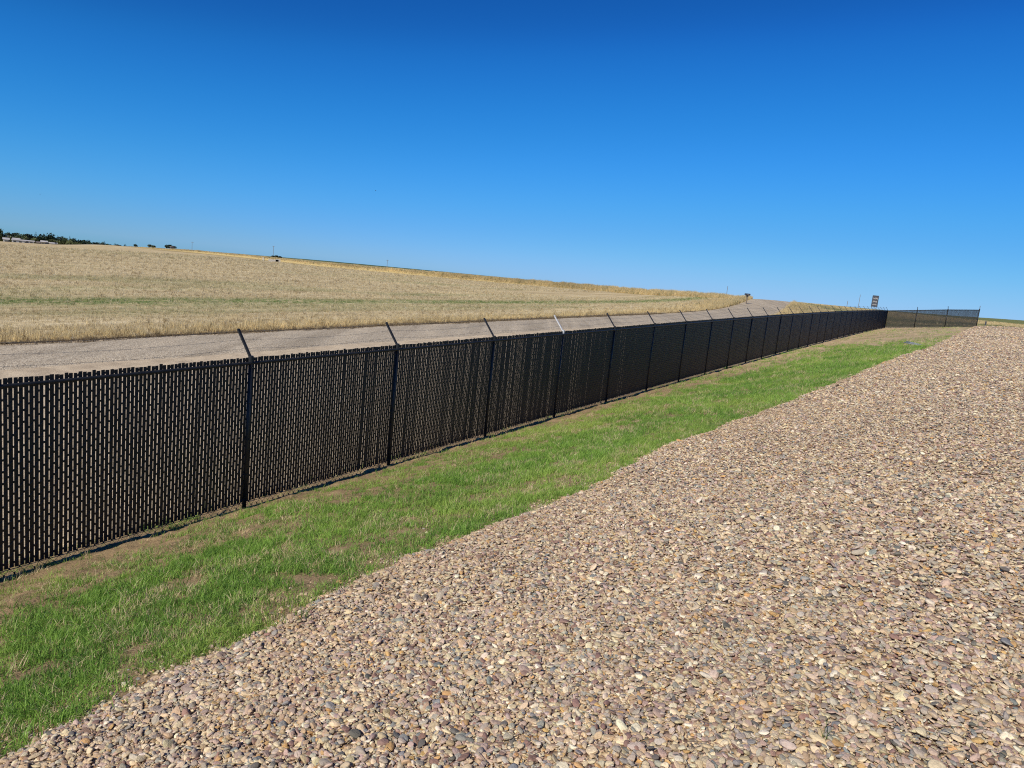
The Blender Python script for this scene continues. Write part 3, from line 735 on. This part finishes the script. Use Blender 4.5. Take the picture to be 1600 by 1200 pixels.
# billboard
x, y, z = place(A_(1366, 478), 228)
t = empty('billboard', (x, y, z), R(-38)); tag(t, 'tall dark billboard with pale rows of lettering, on posts against the sky', 'sign')
mb = MB(); hw, z0, z1 = .76, 1.05, 4.10
mb.box((0, 0, (z0+z1)/2), (hw*2, .10, z1-z0))
for zz in (z0, z1): mb.box((0, -.07, zz), (hw*2+.1, .06, .14))
for sx in (-hw, hw): mb.box((sx, -.07, (z0+z1)/2), (.14, .06, z1-z0-.15))
link('panel', mb.mesh('panel'), M_DARK, t)
for sx in (-.6, -.2, .2, .6):
    mb = MB(); mb.tube((sx, .10, -.3), (sx, .10, z0+1), .05, n=6); link('leg', mb.mesh('leg'), M_WOOD, t)
mb = MB(); q = random.Random(3)
for zc, hh in ((3.35, .5), (2.45, .5), (1.6, .34)):
    xx = -.56
    while xx < .48:
        ww = q.uniform(.09, .2); mb.box((xx+ww/2, -.062, zc+q.uniform(-.05, .05)), (ww, .012, hh*q.uniform(.6, 1))); xx += ww+q.uniform(.03, .08)
link('lettering', mb.mesh('lettering'), simple('weathered_pale_paint', (.30, .29, .28), .7, .2, .3, 3), t)
# culvert
x, y, z = place(A_(430, 412), 336)
t = empty('culvert', (x, y, z), R(-18+180+18)); t.rotation_euler = (0, 0, R(24)); tag(t, 'pale concrete culvert headwall with a square black opening below the grassy bank', 'culvert')
mb = MB(); mb.box((-1.4, 0, .55), (3.0, .4, 1.2)); mb.box((1.75, 0, .65), (.7, .45, 1.6)); mb.box((.75, 0, 1.32), (1.3, .4, .28)); mb.box((.75, 0, .0), (1.3, .4, .2)); link('headwall', mb.mesh('headwall'), M_CONC, t)
mb = MB(); mb.box((.75, .45, .64), (1.28, .5, 1.06)); link('opening', mb.mesh('opening'), M_HOLE, t)
x, y, z = place(A_(411, 410), 338)
t = empty('marker_post', (x, y, z), R(20)); tag(t, 'leaning white marker post standing left of the culvert', 'post')
mb = MB(); mb.box((0, 0, .75), (.45, .12, 1.7), Matrix.Rotation(R(-8), 3, 'Y')); link('stake', mb.mesh('stake'), M_WHITE, t)
mb = MB(); mb.box((.42, .05, .8), (.2, .1, 1.6)); link('brace', mb.mesh('brace'), M_WOOD, t)
# small post beyond the fence end
x, y, z = place(A_(1540, 506), 128)
t = empty('short_post', (x, y, z)); tag(t, 'short dark post in the pasture just beyond the end of the fence', 'post')
mb = MB(); mb.tube((0, 0, -.1), (0, 0, .62), .11, .10, n=8); mb.tube((0, 0, .62), (0, 0, .70), .13, .05, n=8); link('post', mb.mesh('post'), M_DARK, t)
# grey plate on the ground
def ground_hit(u, v):
    d = ray(u, v); k = 1.
    while k < 500:
        p = d*k
        if p[2]+EYE < float(height(p[0], p[1])): return p[0], p[1], float(height(p[0], p[1]))
        k *= 1.002
x, y, z = ground_hit(1434, 539.5)
t = empty('metal_sheet', (x, y, z), R(-12)); tag(t, 'flat grey metal sheet lying on the ground at the far end of the green grass', 'metal sheet')
sxl = 1/math.hypot(1, .0); 
mb = MB(); mb.box((0, 0, .06), (.95, .62, .05), Matrix.Rotation(R(7), 3, 'Y')); mb.box((-.30, -.15, .115), (.3, .3, .03), Matrix.Rotation(R(7), 3, 'Y')); link('lid', mb.mesh('lid'), M_PLATE, t)
mb = MB(); mb.box((0, .02, .015), (1.1, .74, .05), Matrix.Rotation(R(5), 3, 'Y')); link('rim', mb.mesh('rim'), M_PLATE, t)

# birds
def bird(u, v, r, span, label, bank):
    d = ray(u, v); p = d/np.linalg.norm(d)*r; V = []; 
    bm = bmesh.new(); bmesh.ops.create_uvsphere(bm, u_segments=12, v_segments=8, radius=1)
    for q in bm.verts:
        yy = q.co.y; q.co.x *= span*.065; q.co.z *= span*.06; q.co.y = yy*span*.22
        if yy < -.5: q.co.x *= 1.5
    me = bpy.data.meshes.new('bird_body'); bm.to_mesh(me); bm.free()
    t = empty('bird', (p[0], p[1], p[2]+EYE), R(70)); tag(t, label, 'bird', 'birds in flight'); t.rotation_euler = (0, R(bank), R(70))
    link('body', me, M_BIRD, t, smooth=True)
    for sx in (-1, 1):
        V = []; Fc = []
        for k in range(6):
            u_ = k/5; xx = sx*span*.5*u_; zz = span*(.10*math.sin(u_*2.2)); ch_ = span*.17*(1-u_**2*.8)
            V += [(xx, ch_*.5-span*.05*u_, zz+span*.01*(1-u_)), (xx, -ch_*.5-span*.05*u_, zz), (xx, 0-span*.05*u_, zz-span*.014*(1-u_)-.001)]
        for k in range(5):
            b = 3*k
            for i_, j_ in ((0, 1), (1, 2), (2, 0)): Fc.append((b+i_, b+j_, b+3+j_, b+3+i_))
        me = bpy.data.meshes.new('wing'); me.from_pydata(V, [], Fc); link('wing', me, M_BIRD, t)
    me = bpy.data.meshes.new('tail'); q = span; me.from_pydata([(-.03*q, -.18*q, 0), (.03*q, -.18*q, 0), (.07*q, -.34*q, 0), (-.07*q, -.34*q, 0), (0, -.26*q, -.01*q)], [], [(0, 1, 4), (1, 2, 4), (2, 3, 4), (3, 0, 4), (0, 3, 2, 1)]); link('tail', me, M_BIRD, t)
bird(587, 298, 130, .46, 'tiny dark bird flying high above the middle of the field', 12)
bird(62.5, 303.5, 150, .44, 'tiny dark bird flying above the trees on the left', -10)

# ------------------------------------------------------------------ trees and houses of the town
def crown_round(i, n=700):
    q = random.Random(40+i); V = []; Fc = []; lobes = [(q.uniform(-.28, .28), q.uniform(-.28, .28), q.uniform(.38, .72), q.uniform(.2, .34)) for _ in range(8)]
    for k in range(n):
        lx, ly, lz, lr = q.choice(lobes); d = Vector((q.gauss(0, 1), q.gauss(0, 1), q.gauss(0, 1))).normalized()*lr*q.uniform(.55, 1.05)
        c_ = Vector((lx, ly, lz))+d; a = Vector((q.gauss(0, 1), q.gauss(0, 1), q.gauss(0, 1))).normalized(); b = a.orthogonal().normalized(); e = q.uniform(.035, .075)
        o = len(V); V += [c_+a*e, c_+b*e, c_-a*e, c_-b*e]; Fc.append((o, o+1, o+2, o+3))
    me = bpy.data.meshes.new('crown'); me.from_pydata(V, [], Fc); return me
def crown_cone(i, n=300):
    q = random.Random(80+i); V = []; Fc = []
    for k in range(n):
        h = q.random()**1.3; rr = .24*(1-h)*q.uniform(.5, 1.1)+.01; a_ = q.uniform(0, 6.28)
        c_ = Vector((rr*math.cos(a_), rr*math.sin(a_), .1+.9*h)); a = Vector((math.cos(a_), math.sin(a_), -.5)).normalized(); b = a.orthogonal().normalized(); e = q.uniform(.03, .06)*(1.2-h)
        o = len(V); V += [c_+a*e, c_+b*e, c_-a*e, c_-b*e]; Fc.append((o, o+1, o+2, o+3))
    me = bpy.data.meshes.new('crown'); me.from_pydata(V, [], Fc); return me
def trunk_mesh():
    mb = MB(); mb.tube((0, 0, -.1), (0, 0, .5), .03, .018, n=6)
    for a_ in (0, 2.1, 4.2): mb.tube((0, 0, .3), (.18*math.cos(a_), .18*math.sin(a_), .6), .014, .006, n=5)
    return mb.mesh('trunk')
CR = [[crown_round(i) for i in range(4)], [crown_cone(i) for i in range(2)]]
for kk in CR:
    for me in kk: me.materials.append(M_LEAF[0])
TM = trunk_mesh(); TM.materials.append(M_BARK)
CRM = {}
def tree(u, r, top, wpx, kind, tone, label, group='trees around the distant houses', base_drop=0):
    az, ttop = az_tan(u, top); x, y, z = place(az, r); z -= .12*max(1.5, EYE+ttop*r-z); h = max(1.5, EYE+ttop*r-z)*1.13; wd = wpx/1110*r*1.15
    t = empty({0: 'broadleaf_tree', 1: 'conifer_tree'}[kind], (x, y, z), random.uniform(0, 6)); tag(t, label, 'tree', group)
    v = random.randrange(len(CR[kind])); key = (kind, v, tone)
    if key not in CRM:
        me = CR[kind][v].copy(); me.materials.clear(); me.materials.append(M_LEAF[tone]); CRM[key] = me
    f = (.98 if kind == 0 else .45)
    c_ = link('crown', CRM[key], None, t); c_.scale = (wd/f, wd/f, h/1.0)
    k = link('trunk', TM, None, t); k.scale = (h, h, h)
LT = {(0, 0): 'dark leafy tree in the row behind the distant houses', (0, 1): 'olive green tree in front of the darker trees by the houses', (0, 2): 'very dark rounded tree in the row behind the distant houses', (1, 2): 'dark pointed conifer standing among the distant trees'}
G1, G2, G3, G4 = 'dark broadleaf trees behind the houses', 'olive trees by the houses', 'very dark rounded trees', 'dark conifers among the distant trees'
GG = {(0, 0): G1, (0, 1): G2, (0, 2): G3, (1, 2): G4}
back = [(-14, 355, 18, 0, 0), (-4, 358, 16, 0, 2), (2, 360, 9, 1, 2), (10, 363.5, 14, 0, 0), (21, 364, 12, 0, 2), (30, 365.5, 13, 0, 0), (40, 366, 13, 0, 0), (48, 366.5, 12, 0, 2), (56, 364.8, 8, 1, 2), (60, 370, 8, 0, 0),
        (65, 368, 9, 0, 0), (72, 365, 15, 0, 2), (79, 369, 9, 0, 0), (85, 371.5, 10, 0, 0), (90, 369.5, 5, 1, 2), (96, 370, 14, 0, 2), (103, 372, 9, 0, 0), (109, 370.6, 5, 1, 2), (113, 373, 8, 0, 0), (120.5, 373.5, 9, 0, 2), (128, 375, 9, 0, 0),
        (136, 375.3, 7, 0, 2), (141, 378.5, 7, 0, 0), (149, 378.5, 7, 0, 2), (157, 378.3, 7, 0, 0), (163, 377.6, 5, 1, 2), (167, 381, 6, 0, 0), (174, 382, 6, 0, 0), (185, 382, 7, 0, 0), (179.7, 380.2, 4.4, 1, 2), (195.5, 381.3, 3.4, 1, 2)]
for u, v, wpx, kd, tn in back: tree(u, 590+random.uniform(-40, 50), v, wpx, kd, tn, LT[(kd, tn)], GG[(kd, tn)])
for u, v, wpx in [(4, 368, 9), (16, 369, 8), (27, 370, 10), (36, 370, 9), (44, 371, 10), (53, 372, 9), (62, 373.5, 7), (78, 374, 9), (86, 375, 9), (93, 376, 9), (101, 376.5, 9), (108, 375, 8), (112, 378, 7), (118, 378, 7), (124, 379.5, 7)]:
    tree(u, 500+random.uniform(-20, 20), v, wpx, 0, 1, LT[(0, 1)], G2)
tree(212, 520, 381.5, 4.5, 0, 0, 'small lone tree on the skyline between the conifers and the dark round tree', 'lone skyline trees')
tree(238, 540, 382.5, 9, 0, 1, 'low bushy tree on the skyline left of the dark round tree', 'lone skyline trees')
tree(264, 500, 382.3, 9, 0, 2, 'very dark rounded tree alone on the skyline behind a small pale shed', 'lone skyline trees')
tree(270.5, 503, 384.2, 8, 0, 2, 'smaller dark tree merging into the right side of the dark round tree', 'lone skyline trees')
for u, v, wpx, lb in [(426.5, 399.4, 6, 'leftmost low dark tree under the utility pole above the culvert'), (432, 399.0, 6, 'middle low dark tree behind the bank above the culvert'), (437, 400.2, 5, 'rightmost low dark tree behind the bank above the culvert')]:
    tree(u, 470, v, wpx, 0, 2, lb, 'low trees above the culvert')

def house(u, v, r, w, d, h, rz, wall, roof, name, label, pitch=.3, nwin=3):
    x, y, z = place(A_(u, v), r); t = empty(name, (x, y, z), R(rz)); tag(t, label, 'building')
    mb = MB(); mb.box((0, 0, h/2-.3), (w, d, h+.6)); link('wall', mb.mesh('wall'), wall, t)
    rh = d*pitch; ov = .35; V = [(-w/2-ov, -d/2-ov, h), (w/2+ov, -d/2-ov, h), (w/2+ov, d/2+ov, h), (-w/2-ov, d/2+ov, h), (-w/2-ov, 0, h+rh), (w/2+ov, 0, h+rh)]
    me = bpy.data.meshes.new('roof'); me.from_pydata(V, [], [(0, 1, 5, 4), (2, 3, 4, 5), (1, 2, 5), (3, 0, 4), (3, 2, 1, 0)]); link('roof', me, roof, t)
    for k in range(nwin):
        mb = MB(); mb.box((-w/2+w*(k+.5)/nwin, -d/2-.01, h*.55), (1.2, .08, 1.0)); o = link('window', mb.mesh('window'), M_GLASS, t)
        mb = MB(); mb.box((-w/2+w*(k+.5)/nwin, -d/2-.04, h*.55-.58), (1.4, .1, .1)); link('sill', mb.mesh('sill'), M_WHITE, o)
    mb = MB(); mb.box((w*.1+.9, -d/2-.02, 1.0), (1, .08, 2.05)); link('door', mb.mesh('door'), M_DARK, t)
house(36, 377, 478, 10, 4, 2.2, 36, M_WHITE, M_ROOFP, 'long_building', 'long low white building with a pale roof at the left field edge', .12, 4)
house(25.5, 376, 482, 3, 4, 2.7, 36, M_WHITE, M_ROOFP, 'small_house', 'small white building touching the left end of the long low white building', .2, 2)
house(9.5, 374.5, 486, 2.6, 5, 2.4, 36, M_WHITE, M_ROOFP, 'small_house', 'tiny white shed leftmost at the field edge below the trees', .2, 1)
house(61, 379.5, 476, 2.4, 3, 1.5, 34, M_CREAM, M_ROOF, 'small_house', 'low cream shed with a dark roof right of the long white building', .2, 2)
house(69, 380, 470, 2.8, 3, 1.9, 33, M_CREAM, M_ROOFP, 'small_house', 'small pale house below the big dark tree cluster', .25, 2)
house(83, 382, 466, 3.4, 3, 1.2, 32, M_CREAM, M_ROOFP, 'small_house', 'low yellowish shed rightmost at the field edge', .2, 1)
house(12, 369.5, 560, 3, 4, 4.2, 30, M_WHITE, M_ROOFP, 'two_storey_house', 'taller white house with pale roof showing between the trees far left', .25, 3)
house(3, 372, 560, 2.6, 4, 3.4, 30, M_WHITE, M_ROOFP, 'two_storey_house', 'white house half hidden in trees at the left edge of the view', .25, 2)
house(268, 388.5, 488, 1.5, 2, 1.2, 26, M_WHITE, M_ROOF, 'small_shed', 'tiny pale shed in front of the lone dark round tree', .25, 1)

# ------------------------------------------------------------------ light
SUN_AZ, SUN_EL = 215.6, 40.
w_ = bpy.data.worlds.new('World'); scene.world = w_; w_.use_nodes = True; nt = w_.node_tree
bg = nt.nodes['Background']; bg.inputs['Strength'].default_value = .10
sky = nt.nodes.new('ShaderNodeTexSky'); sky.sky_type = 'NISHITA'; sky.sun_disc = False
sky.sun_elevation = R(SUN_EL); sky.sun_rotation = R(SUN_AZ); sky.altitude = 900; sky.air_density = 1.0; sky.dust_density = .0; sky.ozone_density = 4.0
# clear, dry, high-contrast autumn sky: the sky model graded with one curve per channel
dn = N(nt, 'ShaderNodeMix', data_type='RGBA', blend_type='MULTIPLY'); dn.inputs[0].default_value = 1; dn.inputs[7].default_value = (1/14, 1/14, 1/14, 1)
nt.links.new(sky.outputs[0], dn.inputs[6])
cv = N(nt, 'ShaderNodeRGBCurve'); nt.links.new(dn.outputs[2], cv.inputs['Color'])
for ci_, pts in enumerate((((1.26, .008), (1.6, .0144), (2.25, .0296), (3.59, .0723), (6.9, .185), (8, .225), (14, .40)),
                           ((2.3, .107), (2.87, .172), (3.85, .256), (5.9, .38), (7.5, .44), (9.3, .52), (14, .65)),
                           ((4.3, .434), (5.1, .59), (5.7, .67), (6.4, .745), (7.9, .87), (9.3, .885), (14, .95)))):
    cu = cv.mapping.curves[ci_]; cu.points[-1].location = (1, pts[-1][1])
    for x_, y_ in pts[:-1]: cu.points.new(x_/14, y_)
cv.mapping.update()
upn = N(nt, 'ShaderNodeMix', data_type='RGBA', blend_type='MULTIPLY'); upn.inputs[0].default_value = 1; upn.inputs[7].default_value = (10, 10, 10, 1)
nt.links.new(cv.outputs[0], upn.inputs[6]); nt.links.new(upn.outputs[2], bg.inputs['Color'])
sd = bpy.data.lights.new('sun', 'SUN'); sd.energy = 5.0; sd.angle = R(.53); sd.color = (1, .94, .83)
so = bpy.data.objects.new('sun', sd); C.objects.link(so)
dv = Vector((math.sin(R(SUN_AZ))*math.cos(R(SUN_EL)), math.cos(R(SUN_AZ))*math.cos(R(SUN_EL)), math.sin(R(SUN_EL))))
so.rotation_euler = dv.to_track_quat('Z', 'Y').to_euler(); so.location = dv*50
vs = scene.view_settings; vs.view_transform = 'Standard'; vs.look = 'None'; vs.exposure = 0; vs.gamma = 1
scene.cycles.use_denoising = False; scene.cycles.pixel_filter_type = 'BLACKMAN_HARRIS'; scene.cycles.filter_width = 1.1
scene.cycles.max_bounces = 5; scene.cycles.transparent_max_bounces = 6
print('counts', NST, NG, ND)
